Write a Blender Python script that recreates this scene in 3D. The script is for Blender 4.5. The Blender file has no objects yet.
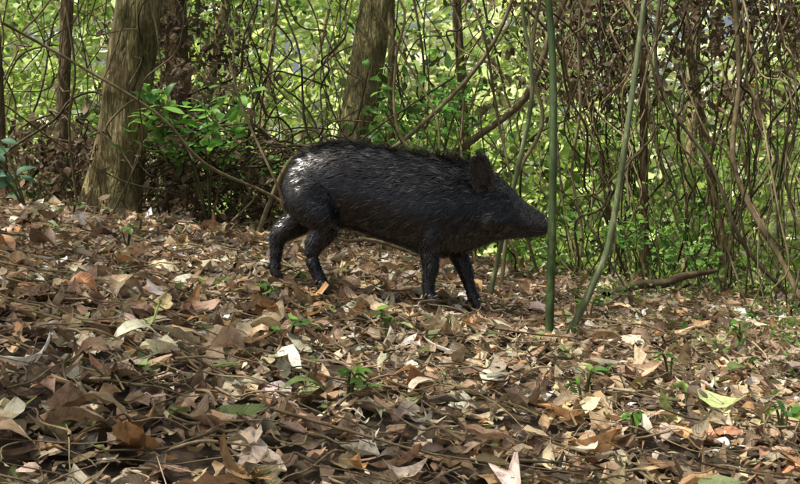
import bpy, math, random
import numpy as np
from mathutils import Vector
SEED=7
rng=np.random.default_rng(SEED); random.seed(SEED)
ZC=0.6
SUN=np.array([-.42,-.20,.95]); SUN=SUN/np.linalg.norm(SUN)
sc=bpy.context.scene
# ------------------------------------------------------------ terrain
GY=np.array([-400,-60,-10,0,1,2,3.1,4.2,5.5,7,9,12,18,30,60,400.])
GZ=np.array([-6,-3,-.6,-.22,-.12,0,.145,.27,.37,.44,.47,.35,-.1,-.9,-1.5,-2.])
def h(x,y):
    x=np.asarray(x,float); y=np.asarray(y,float)
    g=(np.interp(y-.4,GY,GZ)+np.interp(y,GY,GZ)*2+np.interp(y+.4,GY,GZ))/4
    n=.012*np.sin(3.1*x+1.7*y)+.010*np.sin(5.3*y-2.2*x+1)+.007*np.sin(9.1*x+4*y+2)+.006*np.sin(11*y+7*x)
    amp=np.clip(np.hypot(x,y-4)/3,0.35,2.2)
    bank=.10*np.exp(-((x+1.25)/.55)**2-((y-2.3)/.9)**2)
    return ZC-.535-.155*6*np.tanh(x/6)+g+n*amp+bank
# ------------------------------------------------------------ mesh helpers
def link(ob,parent=None):
    sc.collection.objects.link(ob)
    if parent is not None: ob.parent=parent
    return ob
def empty(name):
    e=bpy.data.objects.new(name,None); sc.collection.objects.link(e); return e
def np_mesh(name,verts,quads,mat,cols=None,luv=None,smooth=False,parent=None):
    me=bpy.data.meshes.new(name)
    n=len(verts); q=len(quads)
    me.vertices.add(n); me.vertices.foreach_set('co',np.ascontiguousarray(verts,dtype=np.float32).ravel())
    me.loops.add(q*4); me.polygons.add(q)
    me.loops.foreach_set('vertex_index',np.ascontiguousarray(quads,dtype=np.int32).ravel())
    me.polygons.foreach_set('loop_start',np.arange(0,q*4,4,dtype=np.int32))
    me.update(calc_edges=True)
    if cols is not None:
        a=me.color_attributes.new('Col','FLOAT_COLOR','POINT')
        c=np.ones((n,4),np.float32); c[:,:3]=cols; a.data.foreach_set('color',c.ravel())
    if luv is not None:
        a=me.color_attributes.new('Luv','FLOAT_COLOR','POINT')
        c=np.ones((n,4),np.float32); c[:,:3]=luv; a.data.foreach_set('color',c.ravel())
    me.polygons.foreach_set('use_smooth',np.full(q,smooth,dtype=bool))
    me.materials.append(mat)
    ob=bpy.data.objects.new(name,me)
    return link(ob,parent)
def norm(v): return v/np.maximum(np.linalg.norm(v,axis=-1,keepdims=True),1e-9)
def leaf_geo(pos,d,nrm,L,Wd,curl,fold,cols,k=4,c=2,centered=False,rag=.10):
    N=len(pos); d=norm(d); s_=norm(np.cross(d,nrm)); u=norm(np.cross(s_,d))
    t=np.linspace(0,1,k)
    w=np.sin(np.pi*np.clip(t,0,1)**.8)**.8; w[0]=.06; w[-1]=.03
    s=np.linspace(-1,1,c)
    T,S=np.meshgrid(t,s,indexing='ij'); T=T.ravel(); S=S.ravel(); WW=np.repeat(w,c)
    al=(T-(.5 if centered else 0))[None,:]*L[:,None]
    ax=np.tile((S*WW*.5)[None,:],(N,1))*Wd[:,None]
    up=curl[:,None]*L[:,None]*((T-.5)**2*2-.2)[None,:]+fold[:,None]*np.abs(S*WW)[None,:]*Wd[:,None]*.5
    if centered:
        up=up+ (rng.normal(0,rag,(N,len(T))))*Wd[:,None]*.6
        ax=ax*(1+rng.normal(0,rag*1.6,(N,len(T))))
        ax=ax+ (np.sin(T*3.1)[None,:])*L[:,None]*rng.normal(0,.07,N)[:,None]
    P=pos[:,None,:]+al[...,None]*d[:,None,:]+ax[...,None]*s_[:,None,:]+up[...,None]*u[:,None,:]
    q=[]
    for i in range(k-1):
        for j in range(c-1):
            q.append((i*c+j,i*c+j+1,(i+1)*c+j+1,(i+1)*c+j))
    q=np.array(q); Q=(q[None]+(np.arange(N)*k*c)[:,None,None]).reshape(-1,4)
    C=np.repeat(cols,k*c,axis=0)
    r=rng.random(N)
    LU=np.stack([np.tile(T,N),np.tile(S*.5+.5,N),np.repeat(r,k*c)],1)
    return P.reshape(-1,3),Q,C,LU
def pal(N,cl,wt,jit=.18):
    cl=np.array(cl); wt=np.array(wt,float); wt/=wt.sum()
    c=cl[rng.choice(len(cl),N,p=wt)]
    return np.clip(c*np.exp(rng.normal(0,jit,(N,1)))*np.exp(rng.normal(0,jit*.18,(N,3))),0,.85)
def merge(parts):
    V=[];Q=[];C=[];L=[];o=0
    for v,q,c,l in parts:
        V.append(v);Q.append(q+o);C.append(c);L.append(l);o+=len(v)
    return np.concatenate(V),np.concatenate(Q),np.concatenate(C),np.concatenate(L)
def catmull(P,per=6):
    P=np.array(P,float)
    if len(P)<3:
        t=np.linspace(0,1,per+1)[:,None]; return P[0]*(1-t)+P[-1]*t
    E=np.vstack([2*P[0]-P[1],P,2*P[-1]-P[-2]]); out=[]
    for i in range(1,len(E)-2):
        a,b,c_,d=E[i-1],E[i],E[i+1],E[i+2]
        for t in np.linspace(0,1,per,endpoint=False):
            out.append(.5*((2*b)+(-a+c_)*t+(2*a-5*b+4*c_-d)*t*t+(-a+3*b-3*c_+d)*t**3))
    out.append(E[-2]); return np.array(out)
class Buf:
    def __init__(s): s.V=[];s.Q=[];s.C=[];s.o=0
    def tube(s,P,R,sides=6,col=(.1,.08,.05),flute=None,caps=False):
        P=np.asarray(P,float); n=len(P); R=np.interp(np.linspace(0,1,n),np.linspace(0,1,len(np.atleast_1d(R))),np.atleast_1d(R))
        T=norm(np.gradient(P,axis=0)); ref=np.array([0.,0,1.]) if abs(T[0][2])<.9 else np.array([1.,0,0])
        a=np.linspace(0,2*np.pi,sides,endpoint=False)
        U=norm(np.cross(T,ref)); W=np.cross(T,U)
        rr=np.tile(R[:,None],(1,sides))
        if flute is not None: rr=rr*flute(np.linspace(0,1,n)[:,None],a[None,:],P[:,2][:,None])
        V=P[:,None,:]+rr[...,None]*(np.cos(a)[None,:,None]*U[:,None,:]+np.sin(a)[None,:,None]*W[:,None,:])
        idx=np.arange(n*sides).reshape(n,sides); nx=np.roll(idx,-1,axis=1)
        Q=np.stack([idx[:-1],nx[:-1],nx[1:],idx[1:]],-1).reshape(-1,4)
        if caps:
            V=np.concatenate([V.reshape(-1,3),P[:1],P[-1:]])
            c0=n*sides; c1=c0+1
            e=[]
            for j in range(0,sides,2):
                j1=(j+1)%sides;j2=(j+2)%sides
                e.append((c0,idx[0,j2],idx[0,j1],idx[0,j])); e.append((c1,idx[-1,j],idx[-1,j1],idx[-1,j2]))
            Q=np.concatenate([Q,np.array(e)])
        V=V.reshape(-1,3)
        s.V.append(V); s.Q.append(Q+s.o); s.C.append(np.tile(np.array(col,float),(len(V),1))); s.o+=len(V)
    def make(s,name,mat,parent=None,smooth=True):
        return np_mesh(name,np.concatenate(s.V),np.concatenate(s.Q),mat,np.concatenate(s.C),smooth=smooth,parent=parent)
# ------------------------------------------------------------ materials
def newmat(name):
    m=bpy.data.materials.new(name); m.use_nodes=True; nt=m.node_tree; nt.nodes.clear()
    return m,nt,nt.nodes,nt.links
def noise(N,Lk,vec,scale,detail=4,rough=.55):
    n=N.new('ShaderNodeTexNoise'); n.inputs['Scale'].default_value=scale; n.inputs['Detail'].default_value=detail; n.inputs['Roughness'].default_value=rough
    if vec is not None: Lk.new(vec,n.inputs['Vector'])
    return n
def ramp(N,Lk,fac,stops):
    r=N.new('ShaderNodeValToRGB'); e=r.color_ramp.elements
    e[0].position=stops[0][0]; e[0].color=(*stops[0][1],1); e[1].position=stops[-1][0]; e[1].color=(*stops[-1][1],1)
    for p,c in stops[1:-1]:
        x=e.new(p); x.color=(*c,1)
    Lk.new(fac,r.inputs['Fac']); return r
def mixmul(N,Lk,a,b,fac=1.,mode='MULTIPLY'):
    m=N.new('ShaderNodeMix'); m.data_type='RGBA'; m.blend_type=mode; m.inputs[0].default_value=fac
    Lk.new(a,m.inputs[6]); Lk.new(b,m.inputs[7]); return m.outputs[2]
def leafmat(name,trans=.35,rough=.5,spot=True,veins=False,tboost=1.6):
    m,nt,N,Lk=newmat(name)
    at=N.new('ShaderNodeAttribute'); at.attribute_name='Col'
    col=at.outputs['Color']
    geo=N.new('ShaderNodeNewGeometry')
    if spot:
        n=noise(N,Lk,geo.outputs['Position'],38,5,.65)
        r=ramp(N,Lk,n.outputs['Fac'],[(.30,(.45,.40,.34)),(.5,(1,1,1)),(.72,(1.3,1.25,1.15))])
        col=mixmul(N,Lk,col,r.outputs['Color'])
    b=None
    if veins:
        lu=N.new('ShaderNodeAttribute'); lu.attribute_name='Luv'
        sp=N.new('ShaderNodeSeparateColor'); Lk.new(lu.outputs['Color'],sp.inputs[0])
        a=N.new('ShaderNodeMath'); a.operation='SUBTRACT'; a.inputs[1].default_value=.5; Lk.new(sp.outputs[1],a.inputs[0])
        ab=N.new('ShaderNodeMath'); ab.operation='ABSOLUTE'; Lk.new(a.outputs[0],ab.inputs[0])
        ml=N.new('ShaderNodeMath'); ml.operation='MULTIPLY_ADD'; ml.inputs[1].default_value=-.5; Lk.new(ab.outputs[0],ml.inputs[0]); Lk.new(sp.outputs[0],ml.inputs[2])
        m2=N.new('ShaderNodeMath'); m2.operation='MULTIPLY'; m2.inputs[1].default_value=75; Lk.new(ml.outputs[0],m2.inputs[0])
        sn=N.new('ShaderNodeMath'); sn.operation='SINE'; Lk.new(m2.outputs[0],sn.inputs[0])
        r1=ramp(N,Lk,sn.outputs[0],[(.0,(1,1,1)),(.75,(1,1,1)),(1.,(.78,.76,.7))])
        r2=ramp(N,Lk,ab.outputs[0],[(.0,(1.35,1.3,1.2)),(.05,(.75,.72,.66)),(.09,(1,1,1))])
        col=mixmul(N,Lk,col,r1.outputs['Color'],.7); col=mixmul(N,Lk,col,r2.outputs['Color'],.8)
        n2=noise(N,Lk,geo.outputs['Position'],90,3)
        b=N.new('ShaderNodeBump'); b.inputs['Strength'].default_value=.5; b.inputs['Distance'].default_value=.003
        ad=N.new('ShaderNodeMath'); ad.operation='MULTIPLY_ADD'; ad.inputs[1].default_value=.15; Lk.new(sn.outputs[0],ad.inputs[0]); Lk.new(n2.outputs['Fac'],ad.inputs[2])
        Lk.new(ad.outputs[0],b.inputs['Height'])
    p=N.new('ShaderNodeBsdfPrincipled'); p.inputs['Roughness'].default_value=rough
    p.inputs['Specular IOR Level'].default_value=.4
    Lk.new(col,p.inputs['Base Color'])
    tr=N.new('ShaderNodeBsdfTranslucent')
    vv=N.new('ShaderNodeVectorMath'); vv.operation='SCALE'; vv.inputs['Scale'].default_value=tboost; Lk.new(col,vv.inputs[0]); Lk.new(vv.outputs[0],tr.inputs['Color'])
    if b: Lk.new(b.outputs[0],p.inputs['Normal'])
    mx=N.new('ShaderNodeMixShader'); mx.inputs[0].default_value=trans
    Lk.new(p.outputs[0],mx.inputs[1]); Lk.new(tr.outputs[0],mx.inputs[2])
    o=N.new('ShaderNodeOutputMaterial'); Lk.new(mx.outputs[0],o.inputs[0]); return m
def barkmat(name,stops,scale=14,stretch=.22,bump=.02,rough=.85,cracks=False):
    m,nt,N,Lk=newmat(name)
    geo=N.new('ShaderNodeNewGeometry')
    mp=N.new('ShaderNodeMapping'); mp.inputs['Scale'].default_value=(1,1,stretch); Lk.new(geo.outputs['Position'],mp.inputs[0])
    n=noise(N,Lk,mp.outputs[0],scale,8,.7); n2=noise(N,Lk,geo.outputs['Position'],3.5,4)
    r=ramp(N,Lk,n.outputs['Fac'],stops)
    r2=ramp(N,Lk,n2.outputs['Fac'],[(.35,(.55,.58,.45)),(.62,(1.25,1.2,1.12))])
    c=mixmul(N,Lk,r.outputs[0],r2.outputs[0])
    hgt=n.outputs['Fac']
    if cracks:
        mp2=N.new('ShaderNodeMapping'); mp2.inputs['Scale'].default_value=(1,1,.16); Lk.new(geo.outputs['Position'],mp2.inputs[0])
        nd=noise(N,Lk,mp2.outputs[0],9,3); add=N.new('ShaderNodeVectorMath'); add.operation='MULTIPLY_ADD'
        add.inputs[1].default_value=(.12,.12,.12); Lk.new(nd.outputs['Color'],add.inputs[0]); Lk.new(mp2.outputs[0],add.inputs[2])
        vo=N.new('ShaderNodeTexVoronoi'); vo.feature='DISTANCE_TO_EDGE'; vo.inputs['Scale'].default_value=40; Lk.new(add.outputs[0],vo.inputs['Vector'])
        r3=ramp(N,Lk,vo.outputs['Distance'],[(.0,(.55,.53,.5)),(.12,(1,1,1))])
        c=mixmul(N,Lk,c,r3.outputs[0],.7)
        n3=noise(N,Lk,geo.outputs['Position'],17,6,.7)
        r4=ramp(N,Lk,n3.outputs['Fac'],[(.54,(1,1,1)),(.64,(1.8,1.9,1.65))]); c=mixmul(N,Lk,c,r4.outputs[0],.8)
        mm=N.new('ShaderNodeMath'); mm.operation='MULTIPLY_ADD'; mm.inputs[1].default_value=.6; 
        mn=N.new('ShaderNodeMath'); mn.operation='MINIMUM'; mn.inputs[1].default_value=.25; Lk.new(vo.outputs['Distance'],mn.inputs[0])
        ms=N.new('ShaderNodeMath'); ms.operation='MULTIPLY'; ms.inputs[1].default_value=2; Lk.new(mn.outputs[0],ms.inputs[0])
        Lk.new(n.outputs['Fac'],mm.inputs[0]); Lk.new(ms.outputs[0],mm.inputs[2]); hgt=mm.outputs[0]
    at=N.new('ShaderNodeAttribute'); at.attribute_name='Col'; c=mixmul(N,Lk,c,at.outputs['Color'])
    p=N.new('ShaderNodeBsdfPrincipled'); p.inputs['Roughness'].default_value=rough; p.inputs['Specular IOR Level'].default_value=.2
    Lk.new(c,p.inputs['Base Color'])
    b=N.new('ShaderNodeBump'); b.inputs['Strength'].default_value=.8; b.inputs['Distance'].default_value=bump; Lk.new(hgt,b.inputs['Height']); Lk.new(b.outputs[0],p.inputs['Normal'])
    o=N.new('ShaderNodeOutputMaterial'); Lk.new(p.outputs[0],o.inputs[0]); return m
M_litter=leafmat('dead_leaf_mat',.2,.46,True,True,1.3)
M_leaf=leafmat('green_leaf_mat',.5,.42,False,False,1.7)
M_far=leafmat('distant_leaf_mat',.25,.5,False,False,1.15)
M_dead=leafmat('hanging_dead_leaf_mat',.3,.7,False,False,1.3)
M_bark=barkmat('bark_mat',[(.32,(.08,.067,.044)),(.5,(.22,.19,.13)),(.68,(.40,.36,.275))],42,.25,.014,.9,True)
M_vine=barkmat('liana_bark_mat',[(.3,(.35,.33,.28)),(.55,(.9,.88,.8)),(.75,(1.4,1.4,1.3))],30,.4,.004)
M_stem=barkmat('green_stem_mat',[(.3,(.5,.55,.45)),(.55,(1,1,1)),(.68,(2.6,2.2,2.3))],30,.35,.002,.5)
m,nt,N,Lk=newmat('forest_soil_mat')
geo=N.new('ShaderNodeNewGeometry'); n=noise(N,Lk,geo.outputs['Position'],16,8,.7)
r=ramp(N,Lk,n.outputs['Fac'],[(.3,(.025,.018,.012)),(.5,(.08,.058,.037)),(.7,(.18,.13,.08))])
p=N.new('ShaderNodeBsdfPrincipled'); p.inputs['Roughness'].default_value=.95; Lk.new(r.outputs[0],p.inputs['Base Color'])
b=N.new('ShaderNodeBump'); b.inputs['Distance'].default_value=.03; Lk.new(n.outputs['Fac'],b.inputs['Height']); Lk.new(b.outputs[0],p.inputs['Normal'])
o=N.new('ShaderNodeOutputMaterial'); Lk.new(p.outputs[0],o.inputs[0]); M_soil=m
# ------------------------------------------------------------ ground
ax=np.concatenate([-np.geomspace(400,8,14),np.linspace(-7,7,141),np.geomspace(8,400,14)])
ay=np.concatenate([-np.geomspace(400,3,12),np.linspace(-2,14,161),np.geomspace(15,400,16)])
X,Y=np.meshgrid(ax,ay,indexing='ij'); Zg=h(X,Y)-.01
idx=np.arange(X.size).reshape(X.shape)
Q=np.stack([idx[:-1,:-1],idx[1:,:-1],idx[1:,1:],idx[:-1,1:]],-1).reshape(-1,4)
np_mesh('ground',np.stack([X,Y,Zg],-1).reshape(-1,3),Q,M_soil,smooth=True)
# ------------------------------------------------------------ leaf litter
LC=[(.45,.335,.21),(.33,.24,.145),(.20,.14,.092),(.58,.47,.32),(.70,.63,.50),(.46,.27,.13),(.42,.375,.27),(.16,.22,.07),(.28,.34,.13),(.76,.75,.68)]
LW=[22,20,18,14,7,7,14,2.2,1.8,2]
def litter(n,y0,y1,Lm,k,c,zr,tilt=.32,sg=.38,xl=None):
    ys=y0+(y1-y0)*rng.random(n*3); keep=rng.random(n*3)<(ys+2)/(y1+2); ys=ys[keep][:n]; n=len(ys)
    xs=(rng.random(n)*2-1)*(.52*ys+1.0)
    if xl: xs=rng.uniform(xl[0],xl[1],n)
    L=Lm*np.exp(rng.normal(0,sg,n)); L=np.minimum(L,.19); Wd=L*rng.uniform(.3,.58,n)
    nearpig=np.exp(-(((xs+.1)/.75)**4+((ys-4.2)/.35)**4))
    z=h(xs,ys)+(rng.random(n)**1.5*zr+L*.06)*(1-.6*nearpig)
    a=rng.random(n)*2*np.pi; tl=rng.normal(0,tilt,(n,2))*(1-.5*nearpig)[:,None]
    tl=np.clip(tl,-.75,.75)
    nr=norm(np.stack([tl[:,0],tl[:,1],np.ones(n)],1))
    d=np.stack([np.cos(a),np.sin(a),np.zeros(n)],1); d=norm(d-nr*(d*nr).sum(1,keepdims=True))
    cols=pal(n,LC,LW,.28)
    return leaf_geo(np.stack([xs,ys,z],1),d,nr,L,Wd,rng.normal(.1,.45,n),rng.normal(.2,.5,n),cols,k,c,centered=True)
parts=[litter(15000,1.1,5.5,.060,5,3,.035,.40),litter(1900,1.1,5.5,.11,7,5,.045,.34,.25),litter(9000,1.1,5,.022,3,2,.05,.5),litter(18000,5.5,12,.085,4,3,.04,.38),litter(80,1.8,3.4,.14,9,5,.06,.4,.15,(-1.5,-.2))]
V,Q,C,LU=merge(parts); np_mesh('leaf_litter',V,Q,M_litter,C,LU,smooth=True)
tw=Buf()
for i in range(1700):
    y=1.3+6.5*random.random()**1.2; x=random.uniform(-1,1)*(.5*y+.6); a=random.uniform(0,6.28); L=random.uniform(.06,.35)*(2.2 if random.random()<.10 else 1)
    pts=[]
    for t in np.linspace(-.5,.5,5):
        xx=x+math.cos(a)*L*t+random.gauss(0,.012); yy=y+math.sin(a)*L*t+random.gauss(0,.012)
        pts.append((xx,yy,float(h(xx,yy))+.038+random.uniform(0,.02)+abs(t)*random.uniform(-.02,.05)))
    g=random.uniform(.6,2.4); tw.tube(catmull(pts,3),[random.uniform(.0012,.005),.001],5,(.17*g,.14*g,.10*g))
tw.make('fallen_twigs',M_vine)
# ------------------------------------------------------------ trees
GREEN=[(.07,.14,.025),(.11,.20,.03),(.045,.10,.02),(.17,.24,.04)]
GW=[4,4,3,2]
def flute(seed,depth=.12,base=.9,zg=0.):
    r=np.random.default_rng(seed); ph=r.random(5)*6.28
    def f(t,a,z):
        hgt=np.clip(z-zg,0,None)
        fl=1+base*np.exp(-hgt/.18)*(.55+.45*np.sin(3*a+ph[0])+.25*np.sin(5*a+ph[1]))
        return fl*(1+depth*np.sin(3*a+ph[2]+1.3*z)+depth*.6*np.sin(7*a+ph[3]-.9*z)+.03*np.sin(13*a+5*z)+.035*np.sin(9*z+2*a))
    return f
def tree(x,y,r,top=(0,0),H=6.5,ncl=18,cr=2.4,tint=(1,1,1),base=.9,sides=28,name='forest_tree',lpc=105):
    e=empty(name); zg=float(h(x,y))
    tx,ty=x+top[0],y+top[1]
    P=[(x,y,zg-.15),(x+.02,y,zg+.25),(x+(tx-x)*.55+random.gauss(0,.06),y+(ty-y)*.5,zg+H*.5),(tx,ty,zg+H)]
    b=Buf(); C0=catmull(P,14); b.tube(C0,[r*1.15,r,r*.92,r*.8,r*.5,r*.3],sides,tint,flute(int(x*100+y*10)%997+5,.07,base,zg))
    parts=[]
    for i in range(ncl):
        a=random.uniform(0,6.283); rr=cr*math.sqrt(random.random()); 
        cz=zg+H*random.uniform(.78,1.15)-.25*rr
        cx,cy=tx+math.cos(a)*rr,ty+math.sin(a)*rr
        if cz<ZC+.29*cy: cz=ZC+.29*cy+random.random()
        s=C0[int(len(C0)*random.uniform(.7,.98))-1]
        m_=((s[0]+cx)/2+random.gauss(0,.15),(s[1]+cy)/2+random.gauss(0,.15),(s[2]+cz)/2+.25)
        b.tube(catmull([s,m_,(cx,cy,cz)],5),[r*.28+.008,.006],6,tint)
        n=lpc; pos=np.array([cx,cy,cz])+rng.normal(0,1,(n,3))*np.array([.42,.42,.25])
        d=rng.normal(0,1,(n,3)); d[:,2]-=.4; nr=rng.normal(0,.6,(n,3)); nr[:,2]+=1
        L=rng.uniform(.09,.19,n)
        parts.append(leaf_geo(pos,d,nr,L,L*.48,rng.normal(0,.3,n),np.full(n,.3),pal(n,GREEN,GW),4,2))
    b.make('trunk',M_bark,e)
    if parts:
        V,Q,C,LU=merge(parts); np_mesh('crown',V,Q,M_leaf,C,LU,parent=e)
    return e
tree(-2.02,6.8,.180,(.75,.1),7,14,tint=(1.0,.98,.78),base=.8,sides=40)
tree(-.56,9,.175,(.95,.2),8,10,tint=(1.1,1.16,.85),base=.4,sides=40)
tree(-1.95,8.6,.12,(.0,.2),7,10,tint=(.6,.52,.42))
tree(2.05,8.2,.04,(.15,.2),6,8,tint=(.8,.7,.55),base=.3,sides=12)
tree(.78,11,.06,(-.3,.0),7,5,tint=(.8,.75,.6),base=.3,sides=12)
tree(-.1,8.6,.04,(.05,.1),5,4,tint=(.8,.8,.6),base=.2,sides=12)
tree(-2.75,6.6,.05,(-.1,.2),5,5,tint=(.7,.65,.55),base=.2,sides=12)
tree(-2.9,8.2,.06,(.3,.2),6,5,tint=(.7,.65,.55),base=.2,sides=12)
tree(3.15,9.4,.05,(-.7,.2),6,6,tint=(1.2,1.1,.9),base=.2,sides=12)
for (x,y,r) in [(-3.6,4.2,.14),(3.8,5.2,.12),(-4.6,8,.16),(4.8,9.5,.15),(2.9,1.5,.12),(-2.6,1.2,.13)]:
    tree(x,y,r,(random.uniform(-.4,.4),random.uniform(-.3,.3)),random.uniform(6,8),16,2.9,tint=(.8,.75,.65),base=.5,sides=16)
for i in range(18):
    y=random.uniform(12,26); x=random.uniform(-.55,.55)*y; r=random.choice([.03,.05,.05,.09])
    tree(x,y,r,(random.gauss(0,1.2),0),random.uniform(6,10),2,1.6,tint=random.choice([(.9,.85,.7),(1.2,1.15,.95),(1.6,1.55,1.3)]),base=.2,sides=10,lpc=60)
# ------------------------------------------------------------ foliage masses
def clumps(name,n,yr,zf,lpc,sig,Lr,palc,palw,mat=None,xr=.62,xf=None,sunward=0.):
    parts=[]
    for i in range(n):
        y=random.uniform(*yr); x=random.uniform(-xr,xr)*y if xf is None else random.uniform(*xf)
        zg=float(h(x,y)); z=zg+zf(y,x)
        s=sig*random.uniform(.6,1.4)
        m_=int(lpc*random.uniform(.5,1.5))
        pos=np.array([x,y,z])+rng.normal(0,1,(m_,3))*np.array([s,s,s*.6])
        pos[:,2]=np.maximum(pos[:,2],h(pos[:,0],pos[:,1])+.03)
        nr=rng.normal(0,.8 if sunward==0 else .45,(m_,3)); nr[:,2]+=.8 if sunward==0 else .2; nr+=SUN*sunward; nr[:,1]-=sunward*.5
        d=rng.normal(0,1,(m_,3)); d[:,2]-=.5
        if sunward>0: nr=norm(nr); d=d-nr*(d*nr).sum(1,keepdims=True)
        L=rng.uniform(*Lr,m_)
        base=pal(1,palc,palw,.1); cols=np.clip(base*np.exp(rng.normal(0,.22,(m_,1))),0,.88)
        parts.append(leaf_geo(pos,d,nr,L,L*rng.uniform(.35,.6,m_),rng.normal(0,.3,m_),np.full(m_,.3),cols,4,2))
    V,Q,C,LU=merge(parts); return np_mesh(name,V,Q,mat or M_leaf,C,LU)
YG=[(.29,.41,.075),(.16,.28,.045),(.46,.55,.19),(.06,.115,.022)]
PALE=[(.74,.84,.42),(.85,.88,.64),(.58,.72,.27),(.36,.48,.15)]  # distant leaf colours bleached to stand in for overexposed sunlight and haze
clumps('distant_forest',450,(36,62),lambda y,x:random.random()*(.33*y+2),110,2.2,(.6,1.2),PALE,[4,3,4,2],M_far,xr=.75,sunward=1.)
clumps('background_foliage',180,(13,30),lambda y,x:random.random()**1.2*(.36*y+1.2),105,.65,(.12,.28),YG,[5,4,3,2],sunward=.7)
clumps('undergrowth',130,(8.6,13),lambda y,x:random.random()**1.5*2.7,68,.33,(.05,.12),YG+[(.12,.09,.045)],[3,6,1,5,3])
clumps('low_undergrowth',38,(6.6,9),lambda y,x:random.random()**2*.7,60,.18,(.03,.08),YG,[3,4,1,3],xf=(.6,4.2))
clumps('ground_cover',66,(3.6,6.6),lambda y,x:.05,26,.10,(.018,.04),[(.09,.19,.04),(.13,.24,.06)],[1,1],xf=(1.1,3.3))
# ------------------------------------------------------------ lianas
lv=Buf(); 
def vine(p0,p1,sag,r,jit=.06,nseg=7,col=None,buf=None):
    p0=np.array(p0,float);p1=np.array(p1,float); pts=[]
    for i in range(nseg+1):
        t=i/nseg; p=p0*(1-t)+p1*t; p[2]-=sag*math.sin(math.pi*t); 
        if 0<i<nseg: p=p+rng.normal(0,jit,3)
        pts.append(p)
    if col is None:
        g=random.choice([.35,.5,.7,1.0,1.5,2.2]); col=(.16*g,.135*g,.092*g)
    (buf or lv).tube(catmull(pts,4),[r,r*.85],5,col)
for i in range(180):
    y=random.uniform(6.3,12); x=random.uniform(-.5,.5)*y; zg=float(h(x,y))
    L=random.uniform(1,3.4); a=random.choice([random.gauss(1.57,.35),random.uniform(.2,2.9)])
    vine((x,y,zg),(x+math.cos(a)*L,y+random.gauss(0,.5),zg+abs(math.sin(a))*L+random.uniform(0,.4)),random.gauss(0,.3),random.uniform(.003,.012))
for i in range(110):
    y=random.uniform(6,9.5); x=random.uniform(.18,.5)*y; zt=ZC+.32*y
    vine((x+random.gauss(0,.35),y,zt),(x,y+random.gauss(0,.3),float(h(x,y))+random.random()**3*1.2),random.gauss(0,.05),random.uniform(.0025,.009),.07,9)
for i in range(120):
    x=random.uniform(-2.9,-.5); y=random.uniform(6.5,8); zg=float(h(x,y))
    vine((x,y,zg+random.uniform(0,.6)),(x+random.uniform(.5,1.5),y+random.gauss(0,.3),zg+random.uniform(-.05,.5)),-random.uniform(0,.4),random.uniform(.003,.012),.05)
for i in range(60):
    y=random.uniform(6.5,10); x=random.uniform(-.45,.2)*y
    vine((x,y,ZC+.30*y),(x+random.gauss(0,.8),y+random.gauss(0,.4),float(h(x,y))+random.random()*1.6),random.gauss(0,.2),random.uniform(.003,.009),.09,8)
lv.make('liana_tangle',M_vine)
def single(name,pts,r,col,mat,sides=8,nodes=False):
    b=Buf(); P=catmull(pts,10)
    if nodes:
        f=lambda t,a,z: 1+.12*np.exp(-((np.mod(z+.03,.27)-.135)/.012)**2)
        b.tube(P,r,sides,col,f)
    else: b.tube(P,r,sides,col,lambda t,a,z:1+.08*np.sin(17*z+a))
    return b.make(name,mat)
G1=(.08,.125,.055); G2=(.15,.19,.105)
hz=lambda x,y: float(h(x,y))
single('green_sapling',[(.60,3.9,hz(.6,3.9)-.03),(.615,3.9,.75),(.62,3.92,1.3),(.60,3.95,1.9),(.63,4,3.4)],[.018,.016,.014,.010],G1,M_stem,12,True)
single('green_sapling',[(.67,3.95,hz(.67,3.95)-.03),(.79,3.97,.42),(.87,4.0,.62),(.945,4,1.1),(1.02,4.02,1.65),(1.15,4.1,2.8)],[.016,.014,.012,.009],G2,M_stem,12,True)
single('green_sapling',[(.43,4.75,hz(.43,4.75)-.03),(.53,4.75,.75),(.64,4.75,1.25),(.64,4.75,1.5),(.60,4.75,1.85),(.62,4.8,3)],[.013,.012,.010,.008],G2,M_stem,10,True)
single('liana',[(.55,5.3,hz(.55,5.3)-.03),(.62,5.3,.9),(.78,5.3,1.25),(.72,5.3,1.6),(.80,5.3,2.1)],[.012,.009],(.22,.2,.13),M_vine)
single('liana',[(.05,7.5,hz(.05,7.5)),(.35,7.5,1.2),(.95,7.5,1.7),(1.2,7.5,2.3),(1.5,7.5,3)],[.03,.022],(.2,.17,.12),M_vine)
single('liana',[(-.95,6.4,hz(-.95,6.4)),(-.78,6.4,1.05),(-.62,6.35,1.18),(-.3,6.4,1.1),(.1,6.5,1.35),(.6,6.6,1.9),(.9,6.6,2.6)],[.016,.017,.013],(.24,.21,.15),M_vine)
single('liana',[(2.3,6.8,3),(2.35,6.7,1.8),(2.25,6.5,1.1),(2.5,6.3,.45),(2.62,6.2,.2),(2.9,6.1,.15)],[.018,.02],(.18,.15,.10),M_vine)
single('liana',[(1.9,6.6,3),(1.75,6.6,1.8),(2.1,6.5,1.1),(2.3,6.5,.6),(2.6,6.5,.25)],[.012,.014],(.13,.11,.08),M_vine)
single('fallen_branch',[(1.22,5.7,hz(1.22,5.7)+.02),(1.45,5.9,hz(1.45,5.9)+.10),(1.62,5.93,hz(1.62,5.93)+.13),(1.75,6.0,hz(1.75,6.0)+.20),(2.0,6.1,hz(2,6.1)+.27)],[.035,.028,.03,.012],(.10,.08,.055),M_vine)
BR=[(.17,.12,.072),(.26,.20,.12),(.09,.063,.04),(.32,.27,.18)]
def dz(y,x): return max(.2,random.uniform(.17,.34)*y+.2)
clumps('hanging_dead_leaves',42,(6.8,9.5),dz,110,.28,(.04,.11),BR,[4,2,4,1],M_dead,xf=(1.2,4.2))
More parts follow.
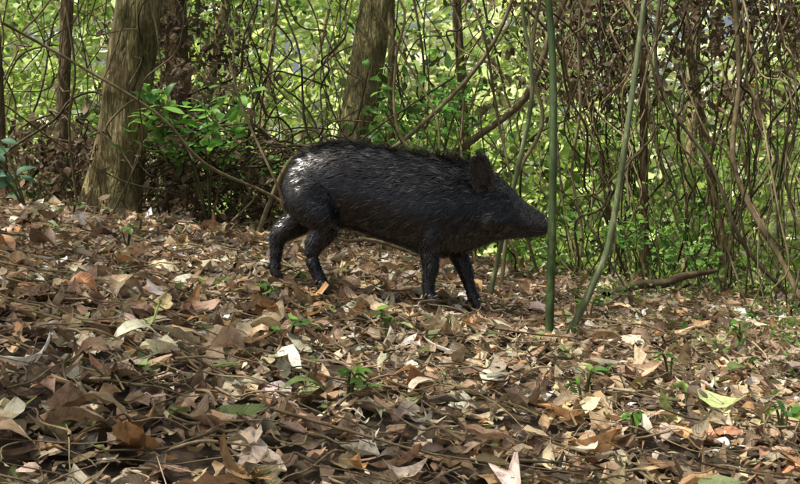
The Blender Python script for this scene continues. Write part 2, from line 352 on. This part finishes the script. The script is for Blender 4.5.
clumps('hanging_dead_leaves',24,(7.8,9.2),lambda y,x:random.uniform(.5,2.9),110,.2,(.04,.10),BR,[4,2,4,1],M_dead,xf=(-2.25,-1.6))
clumps('brush_pile',58,(6.6,8.2),lambda y,x:random.uniform(.0,.55),70,.22,(.04,.10),BR+[(.09,.15,.035)],[4,2,4,1,2],M_dead,xf=(-3.2,-.3))
def shrub(x,y,z0,z1,sp,n,Lr,cols,name='broadleaf_shrub',nst=5):
    e=empty(name); b=Buf(); parts=[]
    for i in range(nst):
        a=random.uniform(0,6.28); zz=random.uniform(z0,z1)
        end=(x+math.cos(a)*sp,y+math.sin(a)*sp*.6,zz)
        P=catmull([(x,y,hz(x,y)-.02),(x+math.cos(a)*sp*.35,y,(hz(x,y)+zz)*.5+.05),end],8)
        b.tube(P,[.005+sp*.008,.002],5,(.12,.13,.07))
        m_=n//nst; k=rng.uniform(.45 if sp<.2 else .6,1,m_); pos=P[(k*(len(P)-1)).astype(int)]+rng.normal(0,.05 *sp+.004+(.05 if sp>.3 else 0),(m_,3))
        d=rng.normal(0,1,(m_,3)); d[:,2]*=.4; nr=rng.normal(0,.35,(m_,3)); nr[:,2]+=1; nr[:,1]-=.4; L=rng.uniform(*Lr,m_)
        parts.append(leaf_geo(pos,d,nr,L,L*.45,rng.normal(-.1,.2,m_),np.full(m_,.25),pal(m_,cols,[1]*len(cols)),5,3))
    b.make('stems',M_vine,e); V,Q,C,LU=merge(parts); np_mesh('leaves',V,Q,M_leaf,C,LU,parent=e,smooth=True)
BG=[(.14,.32,.055),(.22,.42,.085),(.09,.21,.045)]  # greens raised so the leaf colour itself carries sunlight
shrub(-1.3,6.6,1.35,1.7,.45,170,(.09,.16),BG,nst=7)
shrub(-1.0,7.0,1.0,1.45,.4,80,(.07,.13),BG)
shrub(-2.15,5.6,1.0,1.35,.35,30,(.09,.14),[(.10,.24,.13)])
shrub(.2,7.3,1.5,2.3,.5,190,(.08,.14),BG,nst=8)
shrub(.6,8.3,1.4,2.4,.6,110,(.08,.14),BG,nst=6)
shrub(-1.1,8.2,.8,1.6,.5,90,(.06,.11),BG)
shrub(1.75,6.8,.3,.75,.35,110,(.05,.1),BG)
shrub(2.5,7.4,.2,.7,.4,110,(.05,.1),BG)
shrub(2.6,5.6,-.1,.15,.3,80,(.03,.07),BG)
shrub(1.3,7.2,.5,1.0,.5,90,(.05,.1),BG)
for (x,y) in [(-.14,2.55),(.62,2.6),(.55,2.9),(1.15,2.9),(-.05,3.4),(1.55,4.4),(1.9,5.2),(-1.9,5.6),(-.35,3.0),(.95,3.4),(1.25,2.5),(-.5,3.6),(.9,4.6),(-1.3,4.6)]:
    g=hz(x,y); shrub(x,y,g+.05,g+.12,.07,random.choice([6,9,12]),(.03,.06),BG,'seedling',3)
P=[(-.62,2.35),(-.72,2.65),(.0,3.4),(-.25,2.45),(.45,2.35),(.75,2.25),(1.0,3.0),(-.75,1.85),(-.55,2.9),(.3,2.9),(.7,3.3),(1.25,3.6),(-.35,2.15),(-.45,2.5)]
pp=np.array([(x,y,hz(x,y)+.065) for x,y in P]); n=len(P); a=rng.random(n)*6.28
LL=rng.uniform(.10,.17,n)
V,Q,C,LU=leaf_geo(pp,np.stack([np.cos(a),np.sin(a)*.7,0*a],1),norm(np.stack([rng.normal(0,.2,n),rng.normal(-.15,.2,n),np.ones(n)],1)),LL,LL*.42,rng.normal(.1,.3,n),np.full(n,.3),pal(n,[(.22,.30,.10),(.34,.42,.18),(.60,.62,.48)],[2,2,2]),8,5,centered=True,rag=.05)
np_mesh('fallen_green_leaves',V,Q,M_litter,C,LU,smooth=True)
# ------------------------------------------------------------ wild pig
K=.004348; PY=4.2
def PX(a): return (a-400)*K
def PZ(b): return ZC-(b-242)*K
body=Buf()
ST=[(288,180,192,.03),(291,171,205,.065),(298,160,218,.10),(311,151,225,.122),(330,145,227,.135),(350,144,229,.145),(376,148,237,.157),(402,153,246,.165),(426,156,254,.166),(446,159,257.5,.152),(462,163,254,.125),(477,167,248,.105),(489,171,243,.098),(500,177,240,.086),(511,187,238.5,.067),(521,197.5,238,.049),(531,205.5,237.5,.037),(539,211,237,.032),(547,215.5,234,.029)]
S=catmull([(PX(a),PZ(t),PZ(b_),w) for a,t,b_,w in ST],4)
sides=40; ang=np.linspace(0,2*np.pi,sides,endpoint=False); V=[]
for x,zt,zb,w in S:
    zc=(zt+zb)/2-.04*(zt-zb); 
    ca,sa=np.cos(ang),np.sin(ang)
    yy=w*np.sign(ca)*np.abs(ca)**.9*(1-.22*np.clip(sa,0,1)**2)
    zz=np.where(sa>0,(zt-zc)*np.abs(sa)**1.0,-(zc-zb)*np.abs(sa)**.95)+zc
    V.append(np.stack([np.full(sides,x),PY+yy,zz],1))
n=len(V); V=np.concatenate(V); idx=np.arange(n*sides).reshape(n,sides); nx=np.roll(idx,-1,axis=1)
Q=np.stack([idx[:-1],idx[1:],nx[1:],nx[:-1]],-1).reshape(-1,4)
c0=len(V); V=np.concatenate([V,[V[:sides].mean(0)],[V[-sides:].mean(0)]])
e=[]
for j in range(0,sides,2):
    e.append((c0,idx[0,j],idx[0,(j+1)%sides],idx[0,(j+2)%sides])); e.append((c0+1,idx[-1,(j+2)%sides],idx[-1,(j+1)%sides],idx[-1,j]))
body.V.append(V);body.Q.append(np.concatenate([Q,np.array(e)]));body.C.append(np.zeros((len(V),3)));body.o=len(V)
legs={
 'hn':(-.10,[(318,185,.06),(316,198,.10),(324,214,.080),(328,230,.056),(317,248,.039),(314,262,.029),(319,278,.0245),(325,291,.026)]),
 'hf':(.10,[(310,185,.06),(306,198,.095),(303,213,.078),(291,226,.058),(278,238,.040),(274,253,.029),(273,267,.0245),(272,279,.026)]),
 'fn':(-.095,[(438,195,.05),(435,213,.088),(432,236,.062),(429,253,.044),(430,272,.036),(428,289,.026),(428,300,.024),(431,310,.026)]),
 'ff':(.085,[(446,195,.05),(449,213,.084),(455,238,.060),(459,255,.043),(466,274,.035),(470,291,.026),(473,303,.024),(477,314,.026)])}
feet=[]
for k_,(dy,ch) in legs.items():
    pts=[];rad=[]
    fx=PX(ch[-1][0]); fy=PY+dy; g=hz(fx,fy)+.026
    zf=PZ(ch[-1][1]); dz_=(g+.03)-zf
    for i,(a,b_,r_) in enumerate(ch):
        wgt=max(0,(i-2)/(len(ch)-3))
        inn=.45 if i==0 else (.75 if i==1 else 1)
        pts.append((PX(a),PY+dy*inn,PZ(b_)+dz_*wgt)); rad.append(r_)
    P=catmull(pts,5); R=np.interp(np.linspace(0,len(pts)-1,len(P)),range(len(pts)),rad)
    body.tube(P,R,20,(0,0,0),caps=True)
    feet.append((pts[-1],g))
for s in (-1,1):
    body.tube(catmull([(PX(478),PY+s*.05,PZ(222)),(PX(490),PY+s*.062,PZ(220)),(PX(502),PY+s*.052,PZ(221)),(PX(513),PY+s*.03,PZ(223))],4),[.03,.052,.042,.016],16,(0,0,0),caps=True)
    body.tube(catmull([(PX(490),PY+s*.045,PZ(188)),(PX(501),PY+s*.055,PZ(194)),(PX(511),PY+s*.043,PZ(203))],4),[.02,.024,.010],12,(0,0,0),caps=True)
me=bpy.data.meshes.new('tmp'); me.from_pydata(np.concatenate(body.V).tolist(),[],np.concatenate(body.Q).tolist()); 
ob=link(bpy.data.objects.new('tmp',me))
md=ob.modifiers.new('r','REMESH'); md.mode='VOXEL'; md.voxel_size=.007; md.use_smooth_shade=True
s2=ob.modifiers.new('s','SMOOTH'); s2.factor=.6; s2.iterations=6
dg=bpy.context.evaluated_depsgraph_get(); bm_=bpy.data.meshes.new_from_object(ob.evaluated_get(dg))
bpy.data.objects.remove(ob)
m,nt,N,Lk=newmat('wet_black_hide_mat')
geo=N.new('ShaderNodeNewGeometry'); mp=N.new('ShaderNodeMapping'); mp.inputs['Scale'].default_value=(.5,1,1); Lk.new(geo.outputs['Position'],mp.inputs[0])
nn=noise(N,Lk,mp.outputs[0],60,6,.7); r=ramp(N,Lk,nn.outputs['Fac'],[(.35,(.007,.007,.007)),(.7,(.036,.034,.033))])
p=N.new('ShaderNodeBsdfPrincipled'); p.inputs['Roughness'].default_value=.42; Lk.new(r.outputs[0],p.inputs['Base Color'])
b=N.new('ShaderNodeBump'); b.inputs['Distance'].default_value=.012; Lk.new(nn.outputs['Fac'],b.inputs['Height']); Lk.new(b.outputs[0],p.inputs['Normal'])
o=N.new('ShaderNodeOutputMaterial'); Lk.new(p.outputs[0],o.inputs[0]); M_hide=m
m,nt,N,Lk=newmat('bristle_mat'); at=N.new('ShaderNodeAttribute'); at.attribute_name='Col'
p=N.new('ShaderNodeBsdfPrincipled'); p.inputs['Roughness'].default_value=.26; p.inputs['Specular IOR Level'].default_value=.65; Lk.new(at.outputs['Color'],p.inputs['Base Color'])
o=N.new('ShaderNodeOutputMaterial'); Lk.new(p.outputs[0],o.inputs[0]); M_hair=m
def plain(name,col,rough):
    m,nt,N,Lk=newmat(name); geo=N.new('ShaderNodeNewGeometry'); nn=noise(N,Lk,geo.outputs['Position'],80,4)
    r=ramp(N,Lk,nn.outputs['Fac'],[(.3,tuple(c*.6 for c in col)),(.7,tuple(c*1.4 for c in col))])
    p=N.new('ShaderNodeBsdfPrincipled'); p.inputs['Roughness'].default_value=rough; Lk.new(r.outputs[0],p.inputs['Base Color'])
    o=N.new('ShaderNodeOutputMaterial'); Lk.new(p.outputs[0],o.inputs[0]); return m
M_hoof=plain('hoof_mat',(.03,.026,.022),.5); M_eye=plain('eye_mat',(.01,.006,.004),.08); M_nose=plain('snout_mat',(.035,.03,.03),.35); M_dark=plain('nostril_mat',(.003,.003,.003),.6)
M_ear=plain('ear_inner_mat',(.02,.018,.018),.5)
pig=empty('wild_pig')
bm_.name='body'; bm_.materials.clear(); bm_.materials.append(M_hide)
hob=link(bpy.data.objects.new('body',bm_),pig)
nf=len(bm_.polygons); cen=np.empty(nf*3); nor=np.empty(nf*3); ar=np.empty(nf)
bm_.polygons.foreach_get('center',cen); bm_.polygons.foreach_get('normal',nor); bm_.polygons.foreach_get('area',ar)
cen=cen.reshape(-1,3); nor=nor.reshape(-1,3)
NH=95000; pick=rng.choice(nf,NH,p=ar/ar.sum()); hp=cen[pick]+rng.normal(0,.003,(NH,3)); hn=nor[pick]
xa=hp[:,0]/K+400; za=242-(hp[:,2]-ZC)/K
flow=np.zeros((NH,3)); 
low=np.clip((za-228)/18,0,1)*(xa<488); flow[:,2]=-.3-.55*np.clip((za-175)/50,0,1); flow[:,0]=-(1-low)*1-.15*low; flow[:,2]=flow[:,2]*(1-low)-1*low
head=np.clip((xa-485)/30,0,1)
lk=np.sin(hp[:,0]*75+5*np.sin(hp[:,2]*40))+np.sin(hp[:,2]*95+4*np.sin(hp[:,0]*33)+1)
flow[:,2]+=.28*lk*(1-head); flow[:,0]+=.12*np.sin(hp[:,2]*60+hp[:,0]*50)
flow[:,1]=rng.normal(0,.12,NH); flow+=rng.normal(0,.15,(NH,3))
tdir=norm(flow-hn*(flow*hn).sum(1,keepdims=True))
ridge=np.clip((hn[:,2]-.68)/.25,0,1)*np.exp(-((hp[:,1]-PY)/.05)**2)*(xa>300)*(xa<492)*(1-low)
sh=1+.8*np.exp(-((xa-450)/38)**2)
rump=np.clip((330-xa)/30,0,1)*(1-low)
lift=.2+.6*ridge*rng.random(NH)*sh+.15*rump+.12*(1-head)*rng.random(NH)
hd=norm(tdir+hn*lift[:,None])
HL=(.032*(1-low)+.012*low)*(1-.75*head)*rng.uniform(.6,1.4,NH)*(1+.85*ridge*sh)
HW=np.full(NH,.0016)*(1-.4*head)
streak=lk*.5+rng.normal(0,.4,NH)
g_=np.where(streak>.7,rng.uniform(.04,.14,NH),rng.uniform(.005,.024,NH)); g_=g_*(1-.4*head)*(1-.4*low); hc=np.stack([g_,g_*.98,g_*.98],1)  # paler grey streaks paint wet sheen into the bristle colour
sd=norm(np.cross(hd,hn)); P0=hp-sd*HW[:,None]; P1=hp+sd*HW[:,None]; mid=hp+hd*(HL*.55)[:,None]
tip=hp+hd*HL[:,None]-hn*(HL*.08)[:,None]
M0=mid-sd*(HW*.7)[:,None]; M1=mid+sd*(HW*.7)[:,None]; T0=tip-sd*.0002; T1=tip+sd*.0002
V=np.stack([P0,P1,M1,M0,T1,T0],1).reshape(-1,3); q=np.array([(0,1,2,3),(3,2,4,5)])
Q=(q[None]+(np.arange(NH)*6)[:,None,None]).reshape(-1,4)
np_mesh('bristles',V,Q,M_hair,np.repeat(hc,6,axis=0),parent=pig)
def ear(y,s,tilt,name):
    basex,basez=PX(485),PZ(187); tipx,tipz=PX(476)+tilt,PZ(155)
    k=16;c=13; V=[]
    ax_=np.array([tipx-basex,s*.045,tipz-basez]); Ln=np.linalg.norm(ax_); ax_/=Ln
    sd_=norm(np.cross(ax_,np.array([-.35,s*1.,.1]))); nr_=np.cross(sd_,ax_)
    if nr_[1]*s<0: nr_=-nr_
    for th in (0,.007):
        for i in range(k):
            t=i/(k-1); w=.050*(np.interp(t,[0,.15,.35,.6,.8,.9,.96,1],[.66,.88,1,.93,.72,.52,.32,.05]))
            for j in range(c):
                u=j/(c-1)*2-1
                p_=np.array([basex,y,basez-.01])+ax_*Ln*t+sd_*(u*w*.95)+nr_*(.038*u*u*(1-.5*t)+.008-th-.018*t*t)
                V.append(p_)
    V=np.array(V); idx=np.arange(2*k*c).reshape(2,k,c)
    for l,mt,nm in ((0,M_ear,'_inner'),(1,M_hide,'')):
        Q=[]
        for i in range(k-1):
            for j in range(c-1): 
                f=(idx[l,i,j],idx[l,i,j+1],idx[l,i+1,j+1],idx[l,i+1,j]); Q.append(f if l==0 else f[::-1])
        np_mesh(name+nm,V[l*k*c:(l+1)*k*c],np.array(Q)-l*k*c,mt,smooth=True,parent=pig)
    rim=[V[i*c+j] for i in range(k) for j in (0,c-1)]
    hp_=np.concatenate([np.repeat(np.array(rim),26,axis=0),V[rng.integers(0,k*c,1100)]])
    n_=len(hp_); hp_=hp_+rng.normal(0,.004,(n_,3)); d_=norm(ax_+rng.normal(0,.28,(n_,3))); L_=rng.uniform(.006,.018,n_)
    g2=rng.uniform(.006,.07,n_)
    v,q,c_,l_=leaf_geo(hp_,d_,np.tile([0,-1.,0.],(n_,1)),L_,np.full(n_,.002),np.zeros(n_),np.zeros(n_),np.stack([g2]*3,1),4,2)
    np_mesh(name+'_hair',v,q,M_hair,c_,parent=pig)
ear(PY-.074,-1,0,'ear_near'); ear(PY+.066,1,.05,'ear_far')
def blob(name,loc,scale,mat,rot=(0,0,0)):
    import bmesh
    b=bmesh.new(); bmesh.ops.create_uvsphere(b,u_segments=20,v_segments=12,radius=1); me=bpy.data.meshes.new(name); b.to_mesh(me); b.free()
    for p_ in me.polygons: p_.use_smooth=True
    me.materials.append(mat); o=bpy.data.objects.new(name,me); o.location=loc; o.scale=scale; o.rotation_euler=rot; return link(o,pig)
for s in (-1,1):
    blob('eye',(PX(507),PY+s*.068,PZ(203)),(.010,.008,.009),M_eye)
    blob('nostril',(PX(548.4),PY+s*.012,PZ(224)),(.004,.006,.007),M_dark)
blob('snout_disc',(PX(546.6),PY,PZ(224.5)),(.012,.032,.039),M_nose,(0,math.radians(-12),0))
for (pt,g) in feet:
    for s in (-1,1):
        b=Buf(); x,y=pt[0],pt[1]+s*.014
        b.tube(catmull([(x-.012,y,g+.045),(x-.002,y,g+.022),(x+.012,y+s*.002,g+.0),(x+.024,y+s*.003,g-.018)],4),[.014,.020,.020,.013],12,(0,0,0),caps=True); b.make('hoof',M_hoof,pig)
        b=Buf(); b.tube([(x-.020,y+s*.006,g+.05),(x-.030,y+s*.008,g+.036),(x-.032,y+s*.008,g+.028)],[.007,.006,.003],8,(0,0,0),caps=True); b.make('dewclaw',M_hoof,pig)
b=Buf(); tp=catmull([(PX(292),PY,PZ(175)),(PX(286),PY-.01,PZ(181)),(PX(284),PY-.012,PZ(188)),(PX(286),PY-.015,PZ(197))],6); b.tube(tp,[.013,.009,.006,.004],10,(0,0,0)); b.make('tail',M_hide,pig)
n_=500; kk=rng.integers(4,len(tp),n_); L_=rng.uniform(.012,.025,n_)
v,q,c_,l_=leaf_geo(tp[kk],norm(np.array([-.15,0,-1])+rng.normal(0,.25,(n_,3))),np.tile([0,-1.,0.],(n_,1)),L_,np.full(n_,.0025),np.zeros(n_),np.zeros(n_),np.full((n_,3),.012),4,2)
np_mesh('tail_hair',v,q,M_hair,c_,parent=pig)
for s in (-1,1):
    b=Buf(); b.tube(catmull([(PX(544),PY+s*.030,PZ(232)),(PX(533),PY+s*.034,PZ(231.5)),(PX(522),PY+s*.044,PZ(230)),(PX(514),PY+s*.055,PZ(227))],5),[.0015,.0025,.002],6,(0,0,0)); b.make('mouth_line',M_dark,pig)
# ------------------------------------------------------------ light
w=bpy.data.worlds.new('World'); sc.world=w; w.use_nodes=True; nt=w.node_tree; nt.nodes.clear()
sky=nt.nodes.new('ShaderNodeTexSky'); sky.sky_type='NISHITA'; sky.sun_disc=False
sv=Vector(tuple(SUN)); el=math.asin(sv.z); az=math.atan2(sv.x,sv.y)
sky.sun_elevation=el; sky.sun_rotation=az; sky.dust_density=8; sky.air_density=1.0; sky.ozone_density=.3
bg=nt.nodes.new('ShaderNodeBackground'); bg.inputs[1].default_value=.15; o=nt.nodes.new('ShaderNodeOutputWorld')
nt.links.new(sky.outputs[0],bg.inputs[0]); nt.links.new(bg.outputs[0],o.inputs[0])
sl=bpy.data.lights.new('sun','SUN'); sl.energy=5; sl.angle=math.radians(.6); sl.color=(1,.96,.87)
so=bpy.data.objects.new('sun',sl); link(so); so.rotation_euler=sv.to_track_quat('Z','Y').to_euler()
cam=bpy.data.cameras.new('camera'); cam.sensor_width=36; cam.lens=43.5; cam.clip_end=1500; cam.clip_start=.05
co=bpy.data.objects.new('camera',cam); link(co); co.location=(0,0,ZC); co.rotation_euler=(math.radians(90),0,0); sc.camera=co
sc.view_settings.view_transform='Standard'; sc.view_settings.look='None'; sc.view_settings.exposure=0
